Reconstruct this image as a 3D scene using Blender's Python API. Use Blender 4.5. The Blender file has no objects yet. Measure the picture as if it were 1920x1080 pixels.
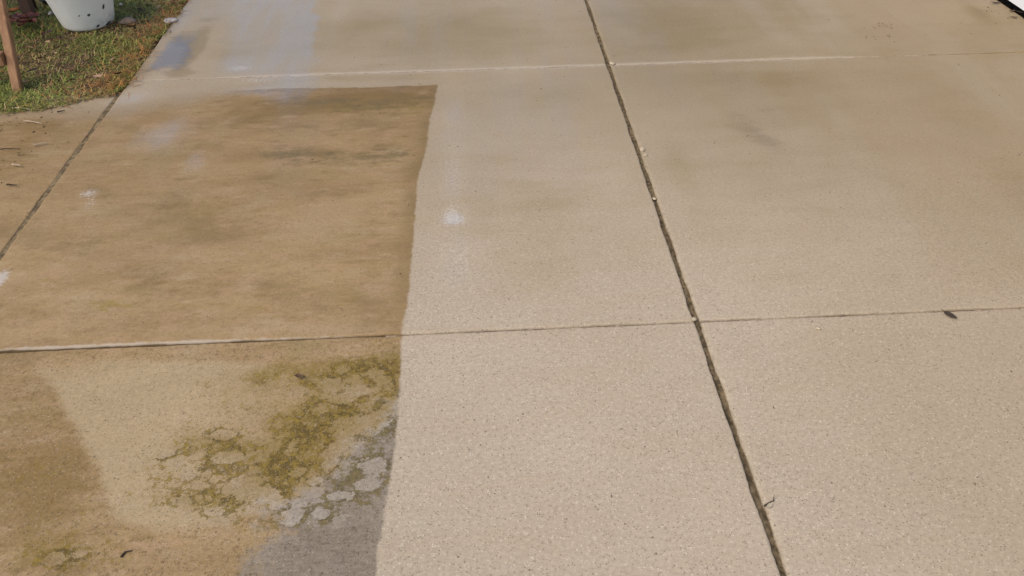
import bpy, math, random
import numpy as np
from mathutils import Vector, Matrix

random.seed(7)
rng = np.random.default_rng(7)
scene = bpy.context.scene
col = scene.collection

# ------------------------------------------------------------------ camera
cam_data = bpy.data.cameras.new('camera')
cam_data.sensor_width = 36.0
cam_data.lens = 36.0 * 1500.0 / 1920.0
cam_data.clip_start = 0.05
cam_data.clip_end = 500.0
cam = bpy.data.objects.new('camera', cam_data)
col.objects.link(cam)
pitch, yaw, roll = math.radians(39.54), math.radians(2.457), math.radians(-0.827)
fwd = Vector((math.sin(yaw) * math.cos(pitch), math.cos(yaw) * math.cos(pitch), -math.sin(pitch)))
right0 = Vector((math.cos(yaw), -math.sin(yaw), 0.0))
up0 = right0.cross(fwd)
right = math.cos(roll) * right0 + math.sin(roll) * up0
up = -math.sin(roll) * right0 + math.cos(roll) * up0
m = Matrix((right, up, -fwd)).transposed().to_4x4()
m.translation = Vector((0.0, 0.0, 1.6))
cam.matrix_world = m
scene.camera = cam

# ------------------------------------------------------------------ sky, sun, exposure
SUN_EL, SUN_AZ = math.radians(50.0), math.radians(-122.0)      # azimuth from +Y towards +X
world = bpy.data.worlds.new('World')
scene.world = world
world.use_nodes = True
wn = world.node_tree.nodes
bg = wn['Background']
sky = wn.new('ShaderNodeTexSky')
sky.sky_type = 'NISHITA'
sky.sun_disc = False
sky.sun_elevation = SUN_EL
sky.sun_rotation = SUN_AZ
sky.air_density = 1.0
sky.dust_density = 3.0
sky.ozone_density = 1.0
world.node_tree.links.new(sky.outputs[0], bg.inputs[0])
bg.inputs[1].default_value = 0.15
sun_data = bpy.data.lights.new('sun', 'SUN')
sun_data.energy = 1.4
sun_data.angle = math.radians(40.0)
sun_data.color = (1.0, 0.90, 0.76)
sun = bpy.data.objects.new('sun', sun_data)
col.objects.link(sun)
sd = Vector((math.sin(SUN_AZ) * math.cos(SUN_EL), math.cos(SUN_AZ) * math.cos(SUN_EL), math.sin(SUN_EL)))
sun.rotation_euler = sd.to_track_quat('Z', 'Y').to_euler()
sun.location = sd * 20
vs = scene.view_settings
vs.view_transform = 'Standard'
vs.look = 'None'
vs.gamma = 1.0
vs.use_curve_mapping = False
vs.exposure = 0.34
scene.cycles.max_bounces = 5
scene.cycles.diffuse_bounces = 3
scene.cycles.transparent_max_bounces = 6


# ------------------------------------------------------------------ helpers
def tag(o, label=None, cat=None, group=None, kind=None):
    for k, v in (('label', label), ('category', cat), ('group', group), ('kind', kind)):
        if v:
            o[k] = v
    return o


def empty(name, loc=(0, 0, 0), rz=0.0):
    o = bpy.data.objects.new(name, None)
    o.empty_display_size = 0.05
    o.location = loc
    o.rotation_euler = (0, 0, rz)
    col.objects.link(o)
    return o


def mesh_obj(name, verts, faces, mat, parent=None, smooth=False, loc=(0, 0, 0)):
    me = bpy.data.meshes.new(name)
    me.from_pydata([tuple(v) for v in verts], [], faces)
    me.update()
    if smooth:
        me.polygons.foreach_set('use_smooth', [True] * len(me.polygons))
    o = bpy.data.objects.new(name, me)
    col.objects.link(o)
    if mat:
        me.materials.append(mat)
    o.location = loc
    if parent:
        o.parent = parent
    return o


def quads_mesh(name, V, F, mat, parent=None, smooth=True, attrs=None, face_size=4):
    """fast mesh from numpy arrays V (n,3) and F (m,face_size)"""
    me = bpy.data.meshes.new(name)
    n, mf = len(V), len(F)
    me.vertices.add(n)
    me.vertices.foreach_set('co', np.ascontiguousarray(V, dtype=np.float32).ravel())
    me.loops.add(mf * face_size)
    me.loops.foreach_set('vertex_index', np.ascontiguousarray(F, dtype=np.int32).ravel())
    me.polygons.add(mf)
    me.polygons.foreach_set('loop_start', np.arange(0, mf * face_size, face_size, dtype=np.int32))
    me.polygons.foreach_set('use_smooth', np.full(mf, smooth, dtype=bool))
    for k, a in (attrs or {}).items():
        at = me.attributes.new(k, 'FLOAT', 'POINT')
        at.data.foreach_set('value', np.ascontiguousarray(a, dtype=np.float32))
    me.update(calc_edges=True)
    me.validate()
    o = bpy.data.objects.new(name, me)
    col.objects.link(o)
    if mat:
        me.materials.append(mat)
    if parent:
        o.parent = parent
    return o


def box(cx, cy, cz, sx, sy, sz, b=0.004):
    """chamfered box: verts, faces"""
    import bmesh
    bm = bmesh.new()
    bmesh.ops.create_cube(bm, size=1.0)
    for v in bm.verts:
        v.co = Vector((cx + v.co.x * sx, cy + v.co.y * sy, cz + v.co.z * sz))
    if b:
        bmesh.ops.bevel(bm, geom=bm.edges[:], offset=b, segments=1, affect='EDGES')
    bm.verts.ensure_lookup_table()
    vs_ = [v.co.copy() for v in bm.verts]
    fs_ = [[v.index for v in f.verts] for f in bm.faces]
    bm.free()
    return vs_, fs_


def box_obj(name, c, s, mat, parent=None, b=0.004):
    v, f = box(*c, *s, b)
    return mesh_obj(name, v, f, mat, parent)


def bar(name, p0, p1, w, d, mat, parent=None, b=0.004):
    """a squared timber from p0 to p1"""
    p0, p1 = Vector(p0), Vector(p1)
    L = (p1 - p0).length
    v, f = box(0, 0, L / 2, w, d, L, b)
    q = (p1 - p0).to_track_quat('Z', 'Y').to_matrix()
    # keep the section's width along world X
    z = (p1 - p0).normalized()
    x = Vector((1, 0, 0)) if abs(z.x) < 0.9 else Vector((0, 1, 0))
    x = (x - z * x.dot(z)).normalized()
    y = z.cross(x)
    q = Matrix((x, y, z)).transposed()
    return mesh_obj(name, [p0 + q @ a for a in v], f, mat, parent)


def tube(pts, radii, n=7):
    """tapered tube through points: verts, faces"""
    V, F = [], []
    pts = [Vector(p) for p in pts]
    for i, p in enumerate(pts):
        t = (pts[min(i + 1, len(pts) - 1)] - pts[max(i - 1, 0)]).normalized()
        a = t.cross(Vector((0, 0, 1)))
        if a.length < 1e-3:
            a = Vector((1, 0, 0))
        a.normalize()
        bb = t.cross(a)
        for k in range(n):
            w = 2 * math.pi * k / n
            V.append(p + (a * math.cos(w) + bb * math.sin(w)) * radii[i])
    for i in range(len(pts) - 1):
        for k in range(n):
            F.append((i * n + k, i * n + (k + 1) % n, (i + 1) * n + (k + 1) % n, (i + 1) * n + k))
    F.append(tuple(range(n - 1, -1, -1)))
    F.append(tuple((len(pts) - 1) * n + k for k in range(n)))
    return V, F


# ------------------------------------------------------------------ node helper
class NT:
    def __init__(self, name):
        self.mat = bpy.data.materials.new(name)
        self.mat.use_nodes = True
        self.t = self.mat.node_tree
        self.bsdf = self.t.nodes['Principled BSDF']
        self.out = self.t.nodes['Material Output']
        self.co = self.n('ShaderNodeTexCoord').outputs['Object']

    def n(self, kind, **kw):
        nd = self.t.nodes.new(kind)
        for k, v in kw.items():
            setattr(nd, k, v)
        return nd

    def link(self, a, b):
        if hasattr(a, 'is_output'):
            self.t.links.new(a, b)
        else:
            if b.type == 'RGBA' and not hasattr(a, '__len__'):
                a = (a, a, a, 1)
            elif b.type == 'RGBA' and len(a) == 3:
                a = (*a, 1)
            b.default_value = a

    def m(self, op, a, b=0.0, c=0.0, clamp=False):
        nd = self.n('ShaderNodeMath', operation=op, use_clamp=clamp)
        self.link(a, nd.inputs[0]); self.link(b, nd.inputs[1]); self.link(c, nd.inputs[2])
        return nd.outputs[0]

    def mul(self, a, b): return self.m('MULTIPLY', a, b)
    def add(self, a, b): return self.m('ADD', a, b)
    def sub(self, a, b): return self.m('SUBTRACT', a, b)
    def mx(self, a, b): return self.m('MAXIMUM', a, b)
    def inv(self, a): return self.m('SUBTRACT', 1.0, a)

    def ss(self, x, lo, hi, to0=0.0, to1=1.0, smooth=True):
        nd = self.n('ShaderNodeMapRange', interpolation_type='SMOOTHSTEP' if smooth else 'LINEAR')
        nd.clamp = True
        self.link(x, nd.inputs[0])
        if lo <= hi:
            v = (lo, hi, to0, to1)
        else:
            v = (hi, lo, to1, to0)
        for i, q in enumerate(v):
            nd.inputs[1 + i].default_value = q
        return nd.outputs[0]

    def attr(self, name):
        return self.n('ShaderNodeAttribute', attribute_name=name).outputs['Fac']

    def scaled(self, sx, sy, sz=1.0, off=(0, 0, 0)):
        nd = self.n('ShaderNodeMapping')
        self.link(self.co, nd.inputs[0])
        nd.inputs['Location'].default_value = off
        nd.inputs['Scale'].default_value = (sx, sy, sz)
        return nd.outputs[0]

    def noise(self, scale, detail=3.0, rough=0.55, co=None, dist=0.0, color=False):
        nd = self.n('ShaderNodeTexNoise')
        self.link(self.co if co is None else co, nd.inputs['Vector'])
        nd.inputs['Scale'].default_value = scale
        nd.inputs['Detail'].default_value = detail
        nd.inputs['Roughness'].default_value = rough
        nd.inputs['Distortion'].default_value = dist
        return nd.outputs['Color' if color else 'Fac']

    def voro(self, scale, feature='F1', co=None, rnd=1.0):
        nd = self.n('ShaderNodeTexVoronoi', feature=feature)
        self.link(self.co if co is None else co, nd.inputs['Vector'])
        nd.inputs['Scale'].default_value = scale
        nd.inputs['Randomness'].default_value = rnd
        return nd

    def mix(self, f, a, b, mode='MIX'):
        nd = self.n('ShaderNodeMix', data_type='RGBA', blend_type=mode)
        nd.clamp_factor = True
        self.link(f, nd.inputs['Factor']); self.link(a, nd.inputs['A']); self.link(b, nd.inputs['B'])
        return [o for o in nd.outputs if o.type == 'RGBA'][0]

    def vadd(self, a, b, scale=1.0):
        s = self.n('ShaderNodeVectorMath', operation='SCALE')
        self.link(b, s.inputs[0]); s.inputs['Scale'].default_value = scale
        c = self.n('ShaderNodeVectorMath', operation='ADD')
        self.link(a, c.inputs[0]); self.link(s.outputs[0], c.inputs[1])
        return c.outputs[0]

    def bump(self, h, strength, dist, normal=None):
        nd = self.n('ShaderNodeBump')
        self.link(strength, nd.inputs['Strength'])
        nd.inputs['Distance'].default_value = dist
        self.link(h, nd.inputs['Height'])
        if normal is not None:
            self.t.links.new(normal, nd.inputs['Normal'])
        return nd.outputs[0]

    def set(self, **kw):
        for k, v in kw.items():
            self.link(v, self.bsdf.inputs[k.replace('_', ' ')])


def simple(name, color, rough=0.7, spec=0.3, var=0.25, scale=20.0, bump=0.0, bdist=0.002):
    """plain material with some tonal variation"""
    N = NT(name)
    f = N.noise(scale, 4)
    lo = tuple(c * (1 - var) for c in color)
    hi = tuple(min(1, c * (1 + var)) for c in color)
    N.set(Base_Color=N.mix(N.ss(f, .3, .7), lo, hi), Roughness=rough)
    N.bsdf.inputs['Specular IOR Level'].default_value = spec
    if bump:
        N.set(Normal=N.bump(f, bump, bdist))
    return N.mat


# ------------------------------------------------------------------ concrete
def concrete():
    N = NT('driveway_concrete')
    co = N.co
    big = N.noise(1.1, 4, .55)
    mid = N.noise(5.0, 4, .6)
    streak = N.noise(1.0, 5, .62, co=N.scaled(2.2, 9.0))       # brushed across the drive
    streak2 = N.noise(1.0, 5, .65, co=N.scaled(4.0, 17.0, 1, (3, 1, 0)))
    brush = N.noise(1.0, 3, .6, co=N.scaled(14.0, 160.0, 1, (1, 7, 0)))
    fine = N.noise(95.0, 3, .65)
    grit = N.noise(260.0, 2, .6)
    edge_n = N.sub(N.noise(28.0, 4, .6), .5)
    wobble = N.sub(N.noise(7.0, 3, .55), .5)

    # broom-washed clean concrete
    clean = N.mix(N.ss(big, .3, .7), (.388, .317, .227), (.428, .350, .258))
    clean = N.mix(N.mul(N.ss(streak, .42, .72), .35), clean, (.385, .300, .200))
    clean = N.mix(N.mul(N.ss(mid, .5, .8), .25), clean, (.455, .368, .282))
    wet_tone = N.attr('wet_tone')
    wetb = N.ss(N.add(wet_tone, N.mul(N.sub(mid, .5), .35)), .0, 1.0, smooth=False)
    tan = N.attr('tan')
    blot = N.noise(2.3, 6, .66, co=N.scaled(1.0, 1.5, 1, (2, 8, 0)))
    clean = N.mix(N.ss(N.add(tan, N.add(N.mul(N.sub(streak, .5), .7), N.mul(N.sub(blot, .5), 1.3))), .1, 1.1, 0, .85), clean, (.325, .255, .148))
    smudge = N.attr('smudge')
    sm = N.ss(N.add(smudge, N.add(N.mul(N.sub(mid, .5), 1.2), N.mul(N.sub(streak2, .5), 1.6))), .35, 1.2, 0, .52)
    clean = N.mix(sm, clean, (.235, .180, .100))

    # film of dirt and algae where the washer has not been
    dsd = N.add(N.attr('dirt_sd'), N.add(N.mul(edge_n, .018), N.mul(wobble, .010)))
    soft = N.attr('dirt_soft')
    crisp = N.ss(dsd, -.004, .007)
    blur = N.ss(dsd, -.10, .14)
    dirty = N.add(N.mul(crisp, N.inv(soft)), N.mul(blur, soft))
    mn = N.noise(52.0, 5, .78)
    mn2 = N.noise(11.0, 5, .68)
    speck = N.ss(N.noise(60.0, 4, .75), .50, .66)
    dcol = N.mix(N.ss(streak, .34, .66), (.288, .190, .090), (.338, .231, .114))
    dcol = N.mix(N.mul(N.ss(mid, .45, .75), .45), dcol, (.340, .255, .150))
    dcol = N.mix(N.mul(N.ss(streak2, .52, .72), .25), dcol, (.245, .165, .068))
    dcol = N.mix(N.mul(N.ss(big, .52, .75), .35), dcol, (.285, .205, .125))
    mott = N.noise(1.0, 5, .7, co=N.scaled(9.0, 26.0, 1, (5, 2, 0)))
    dcol = N.mix(N.mul(N.ss(mott, .52, .70), .62), dcol, (.225, .150, .062))
    dcol = N.mix(N.mul(N.ss(mott, .46, .32), .55), dcol, (.385, .285, .170))
    pk = N.noise(7.0, 3, .6, co=N.scaled(1, 1.8, 1, (9, 4, 0)))
    dcol = N.mix(N.mul(N.ss(pk, .52, .66), .5), dcol, (.36, .235, .135))
    blot2 = N.noise(3.1, 6, .7, co=N.scaled(1.0, 1.7, 1, (7, 3, 0)))
    dcol = N.mix(N.mul(N.ss(blot2, .50, .66), .62), dcol, (.195, .130, .058))
    dcol = N.mix(N.mul(N.ss(blot2, .44, .30), .50), dcol, (.375, .285, .175))
    dcol = N.mix(N.mul(N.ss(blot, .53, .68), .42), dcol, (.225, .165, .060))
    rimd = N.mul(N.ss(dsd, .075, .012), N.inv(soft))
    dcol = N.mix(N.mul(rimd, N.ss(mid, .3, .7, .15, .65)), dcol, (.21, .142, .058))
    umber = N.attr('umber')
    dcol = N.mix(N.ss(N.add(umber, N.add(N.mul(N.sub(streak, .5), .9), N.mul(N.sub(mott, .5), 1.2))), .2, .95, 0, .8), dcol, (.200, .126, .042))
    pale = N.attr('pale')
    pl = N.ss(N.add(pale, N.mul(N.sub(mid, .5), .6)), .1, .9)
    dcol = N.mix(N.mul(pl, .8), dcol, (.365, .264, .148))
    dcol = N.mix(N.mul(speck, N.ss(N.attr('worn'), 0, .6, .22, .72)), dcol, (.175, .115, .048))
    # unevenly scrubbed wedge: a sharp left edge, fading away to the right
    lsd = N.add(N.attr('wedge_sd'), N.add(N.mul(edge_n, .03), N.mul(wobble, .02)))
    wedge = N.mul(N.ss(lsd, -.012, .02), N.attr('wedge_w'))
    dcol = N.mix(N.mul(wedge, .75), dcol, (.395, .305, .182))
    # bare grey corner
    gsd = N.add(N.attr('grey_sd'), N.add(N.mul(edge_n, .14), N.mul(wobble, .24)))
    grey = N.ss(N.add(gsd, N.add(N.mul(N.sub(mn, .5), .14), N.mul(N.sub(blot, .5), .55))), -.05, .06)
    gcol = N.mix(N.ss(mid, .3, .7), (.180, .148, .110), (.250, .208, .160))
    gcol = N.mix(N.mul(N.ss(brush, .4, .7), .4), gcol, (.29, .245, .19))
    gcol = N.mix(N.mul(speck, .60), gcol, (.115, .092, .066))
    dcol = N.mix(N.mul(grey, .92), dcol, gcol)
    # dark green-grey smears of algae
    alg = N.attr('algae')
    al = N.mul(N.ss(N.add(N.mul(alg, .8), N.add(N.mul(N.sub(mott, .5), 3.4), N.mul(N.sub(mn, .5), 2.0))), .42, 1.25, 0, .60), N.ss(alg, .03, .25))
    dcol = N.mix(al, dcol, (.135, .108, .052))
    yel = N.attr('yellow')
    ye = N.ss(N.add(yel, N.mul(N.sub(N.noise(24.0, 5, .75, co=N.scaled(1, 2.2)), .5), 3.4)), .45, 1.3, 0, .7)
    dcol = N.mix(ye, dcol, (.235, .170, .035))

    # lichen rings: round pale patches hemmed with moss
    warp = N.vadd(co, N.noise(15.0, 5, .72, color=True), .13)
    warp2 = N.vadd(co, N.noise(38.0, 4, .72, color=True), .05)
    v1 = N.voro(11.0, 'F1', warp)
    v2 = N.voro(21.0, 'F1', warp2)
    moss_a = N.attr('moss')
    lich_a = N.attr('lichen')
    c1 = N.n('ShaderNodeSeparateColor'); N.link(v1.outputs['Color'], c1.inputs[0])
    c2 = N.n('ShaderNodeSeparateColor'); N.link(v2.outputs['Color'], c2.inputs[0])
    p1 = N.mul(N.ss(v1.outputs['Distance'], .50, .36), N.ss(c1.outputs[0], .40, .44))
    p2 = N.mul(N.ss(v2.outputs['Distance'], .50, .36), N.ss(c2.outputs[0], .45, .5))
    mn3 = N.noise(25.0, 5, .72)
    fkn = N.add(N.attr('flake'), N.add(N.mul(N.sub(mn2, .5), 1.6), N.add(N.mul(N.sub(mn, .5), 1.2), N.mul(N.sub(mn3, .5), 2.6))))
    p3 = N.ss(fkn, .05, .22)
    hem = N.mul(N.mul(N.ss(fkn, -.75, -.10), N.ss(fkn, .20, .02)), N.ss(N.noise(6.0, 4, .65), .40, .58))
    patch = N.mx(N.mul(N.mx(p1, p2), .55), p3)
    e1 = N.voro(11.0, 'DISTANCE_TO_EDGE', warp).outputs['Distance']
    e2 = N.voro(21.0, 'DISTANCE_TO_EDGE', warp2).outputs['Distance']
    ring1 = N.mul(N.ss(e1, .16, .03), N.ss(c1.outputs[1], .15, .25))
    ring2 = N.mul(N.ss(e2, .17, .03), N.ss(c2.outputs[1], .2, .3))
    lich = N.ss(N.add(lich_a, N.mul(N.sub(mn2, .5), 1.2)), .35, .75)
    lcol = N.mix(grey, N.mix(c2.outputs[2], (.345, .262, .160), (.375, .295, .200)),
                 N.mix(c2.outputs[2], (.30, .258, .200), (.375, .325, .255)))
    lcol = N.mix(N.mul(N.ss(N.noise(75.0, 4, .75), .46, .64), .65), lcol, N.mix(grey, (.235, .165, .085), (.215, .175, .14)))
    dcol = N.mix(N.mul(N.mul(patch, lich), .85), dcol, lcol)
    field = N.add(N.mul(moss_a, .58), N.add(N.mul(N.sub(mn2, .5), 1.9), N.mul(N.sub(mn, .5), 3.6)))
    mossiness = N.sub(N.add(field, N.add(N.mul(N.mx(ring1, ring2), N.mul(N.m('MINIMUM', lich_a, 1.0), .70)), N.mul(hem, N.ss(N.add(moss_a, lich_a), .1, .7, 0, .62)))), N.mul(N.mul(patch, lich), .75))
    moss = N.mul(N.ss(mossiness, .50, 1.05), N.ss(N.add(moss_a, lich_a), .08, .3))
    mcol = N.mix(N.ss(mn, .4, .65), (.072, .048, .013), (.235, .158, .028))
    mcol = N.mix(N.mul(grey, .6), mcol, (.120, .100, .052))
    stain = N.ss(N.add(moss_a, N.mul(N.sub(mn2, .5), 1.2)), .30, 1.0, 0, .72)
    dcol = N.mix(N.mul(stain, N.inv(N.mul(grey, .85))), dcol, (.225, .155, .045))
    dcol = N.mix(N.mul(moss, .85), dcol, mcol)

    base = N.mix(dirty, clean, dcol)
    grime = N.attr('grime')
    gm = N.ss(N.add(grime, N.mul(edge_n, 1.0)), .3, 1.0, 0, .7)
    base = N.mix(gm, base, (.17, .125, .070))

    # sand grains and pits, plainest where the cream is worn off
    gv = N.voro(210.0)
    gc = N.n('ShaderNodeSeparateColor'); N.link(gv.outputs['Color'], gc.inputs[0])
    dot = N.ss(gv.outputs['Distance'], .48, .30)
    worn = N.attr('worn')
    pit = N.mul(N.mul(N.ss(gc.outputs[0], .80, .85), dot), N.ss(worn, 0, 1, .35, 1.0))
    pale_grain = N.mul(N.mul(N.ss(gc.outputs[1], .84, .90), dot), N.mul(N.ss(worn, 0, 1, .15, .9), N.ss(dirty, 0, 1, 1.0, .35)))
    gv2 = N.voro(70.0)
    gc2 = N.n('ShaderNodeSeparateColor'); N.link(gv2.outputs['Color'], gc2.inputs[0])
    hole = N.mul(N.ss(gc2.outputs[0], .955, .965), N.ss(gv2.outputs['Distance'], .22, .13))
    base = N.mix(N.mul(pit, .72), base, N.mix(1.0, base, (.45, .40, .36), 'MULTIPLY'))
    base = N.mix(N.mul(pale_grain, .72), base, (.60, .53, .43))
    base = N.mix(N.mul(hole, .7), base, (.10, .078, .055))
    tone = N.add(N.mul(N.sub(fine, .5), N.ss(worn, 0, 1, .32, .60)), N.mul(N.sub(grit, .5), .45))
    dark = N.m('MULTIPLY_ADD', tone, 1.0, 1.0)
    vm = N.n('ShaderNodeCombineColor')
    for i in range(3):
        N.link(dark, vm.inputs[i])
    base = N.mix(1.0, base, vm.outputs[0], 'MULTIPLY')
    # water soaked into the surface
    soak = N.mix(wetb, (1, 1, 1), (.665, .620, .505))
    base = N.mix(1.0, base, soak, 'MULTIPLY')
    # washed-off lips along the joints
    rim = N.attr('rim')
    rm = N.ss(N.add(rim, N.mul(edge_n, .9)), .35, .75, 0, .75)
    base = N.mix(rm, base, (.44, .37, .295))

    r1 = N.ss(N.add(N.attr('rim_far'), N.mul(edge_n, .35)), .25, .75, 0, .55)
    base = N.mix(r1, base, (.43, .365, .28))
    rs = N.ss(N.add(N.attr('glare_spall'), N.add(N.mul(N.sub(mid, .5), .9), N.mul(N.sub(fine, .5), 1.6))), .30, 1.0, 0, .58)
    base = N.mix(rs, base, (.53, .480, .420))  # lightens the base colour where glare falls, and on the spalled lip

    film = N.attr('film')
    fl = N.ss(N.add(film, N.mul(N.sub(N.noise(4.2, 5, .68, co=N.scaled(2.0, 1.0)), .5), .9)), .12, .95)
    run = N.noise(1.0, 4, .6, co=N.scaled(4.2, .55, 1, (4, 4, 0)))
    thr = N.noise(1.0, 4, .65, co=N.scaled(9.0, 1.6, 1, (1, 6, 0)))
    fl = N.mul(fl, N.ss(thr, .38, .58, .50, 1.0))
    fl = N.m('MINIMUM', N.add(fl, N.mul(N.mul(N.ss(wet_tone, .15, .7), N.ss(run, .46, .68)), .30)), 1.0)
    fl = N.mul(fl, N.ss(fine, .66, .40, .55, 1.0))
    N.set(Base_Color=base)
    N.set(Roughness=N.ss(wetb, 0, 1, .88, .5))
    N.bsdf.inputs['Specular IOR Level'].default_value = .25
    N.set(Coat_Weight=fl, Coat_Roughness=.20)
    N.bsdf.inputs['Coat IOR'].default_value = 2.4
    h = N.add(N.mul(fine, .7), N.add(N.mul(grit, .35), N.mul(brush, .4)))
    h = N.sub(h, N.mul(hole, 1.0))
    h = N.add(h, N.mul(N.m('MINIMUM', moss_a, 1.0), N.mul(mn, 1.2)))
    st = N.mul(N.ss(worn, 0, 1, .22, .46), N.inv(N.mul(fl, .6)))
    N.set(Normal=N.bump(h, st, .003))
    return N.mat


CONC = concrete()


# stains in metres on the ground: (x, y, radius x, radius y, weight)
def blobs(X, Y, L, p=2.0):
    a = np.zeros_like(X)
    for x, y, rx, ry, w in L:
        a += w * np.exp(-(((X - x) / rx) ** 2 + ((Y - y) / ry) ** 2))
    return a


def poly_sd(X, Y, P):
    """signed distance to a polygon, positive inside"""
    P = np.array(P)
    d = np.full(X.shape, 1e9)
    ins = np.zeros(X.shape, bool)
    for i in range(len(P)):
        (ax, ay), (bx, by) = P[i], P[(i + 1) % len(P)]
        ex, ey = bx - ax, by - ay
        t = np.clip(((X - ax) * ex + (Y - ay) * ey) / (ex * ex + ey * ey + 1e-12), 0, 1)
        d = np.minimum(d, np.hypot(X - ax - t * ex, Y - ay - t * ey))
        c = ((ay > Y) != (by > Y)) & (X < ex * (Y - ay) / (ey + 1e-12) + ax)
        ins ^= c
    return np.where(ins, d, -d)


JX0, JX1, JX2 = -1.611, 0.625, 2.862          # long joints
JY = [-1.879, -0.067, 1.745, 3.557, 5.369, 7.181]   # cross joints

DIRTY = [(-0.176, 3.414), (-0.186, 3.244), (-0.205, 3.072), (-0.210, 2.868), (-0.218, 2.764), (-0.234, 2.645), (-0.237, 2.551), (-0.237, 2.375),
         (-0.236, 2.245), (-0.238, 2.124), (-0.240, 1.984), (-0.243, 1.868), (-0.249, 1.807), (-0.251, 1.714), (-0.247, 1.626), (-0.244, 1.503), (-0.245, 1.408),
         (-0.245, 1.320), (-0.251, 1.221), (-0.258, 1.130), (-0.264, 1.045), (-0.268, 0.966), (-0.30, 0.3), (-0.34, -2.5), (-5, -2.5), (-5, 3.3),
         (-1.558, 3.270), (-1.404, 3.335), (-1.273, 3.367), (-1.118, 3.414), (-0.905, 3.425), (-0.711, 3.416), (-0.470, 3.408), (-0.277, 3.410)]
WEDGE = [(-1.290, 1.670), (-1.182, 1.571), (-1.120, 1.481), (-1.053, 1.387), (-0.982, 1.298), (-0.931, 1.215), (-0.886, 1.141), (-0.772, 1.103), (-0.512, 1.145),
         (-0.398, 1.474), (-0.629, 1.650), (-1.089, 1.690)]
GREY = [(-0.230, 1.512), (-0.311, 1.449), (-0.366, 1.371), (-0.405, 1.296), (-0.435, 1.224), (-0.483, 1.158), (-0.526, 1.088), (-0.564, 1.009), (-0.52, 0.85), (-0.55, .3),
        (0.2, 0.3), (-0.158, 1.067), (-0.168, 1.385)]


FILM = [(-2.431, 5.228), (-0.973, 5.101), (-0.841, 4.225), (-0.777, 3.869), (-0.738, 3.617), (-0.717, 3.389), (-0.710, 3.232), (-0.761, 3.113), (-1.635, 2.724)]


# pale lichen flakes: x, y, radius x, radius y
FLAKES = [(-0.601, 1.219, 0.067, 0.041), (-0.546, 1.200, 0.039, 0.028), (-0.477, 1.126, 0.030, 0.019), (-0.513, 1.169, 0.020, 0.014), (-0.462, 1.165, 0.019, 0.018), (-0.376, 1.182, 0.028, 0.015), (-0.413, 1.136, 0.028, 0.019), (-0.347, 1.180, 0.013, 0.011), (-0.436, 1.551, 0.041, 0.032), (-0.368, 1.520, 0.044, 0.032), (-0.401, 1.497, 0.058, 0.023), (-0.308, 1.412, 0.070, 0.037), (-0.262, 1.456, 0.031, 0.038), (-0.662, 1.320, 0.035, 0.024), (-0.591, 1.266, 0.018, 0.011), (-0.369, 1.331, 0.049, 0.038), (-0.297, 1.269, 0.034, 0.033), (-0.403, 1.279, 0.027, 0.020), (-0.305, 1.212, 0.039, 0.019), (-0.245, 1.093, 0.017, 0.017), (-0.691, 1.391, 0.041, 0.018), (-0.593, 1.311, 0.030, 0.019), (-0.741, 1.267, 0.026, 0.016), (-0.507, 1.353, 0.016, 0.014), (-0.993, 1.048, 0.029, 0.019), (-0.937, 1.058, 0.019, 0.014), (-0.746, 1.189, 0.031, 0.015), (-0.436, 1.232, 0.021, 0.014), (-0.479, 1.259, 0.024, 0.016), (-0.322, 1.588, 0.039, 0.021), (-0.288, 1.562, 0.030, 0.020), (-0.392, 1.414, 0.031, 0.020), (-0.453, 1.458, 0.023, 0.017), (-1.131, 1.307, 0.035, 0.023), (-1.034, 1.222, 0.031, 0.016), (-0.663, 1.154, 0.030, 0.015), (-0.832, 1.339, 0.030, 0.016), (-0.520, 1.530, 0.032, 0.020), (-0.586, 1.574, 0.030, 0.019)]


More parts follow.
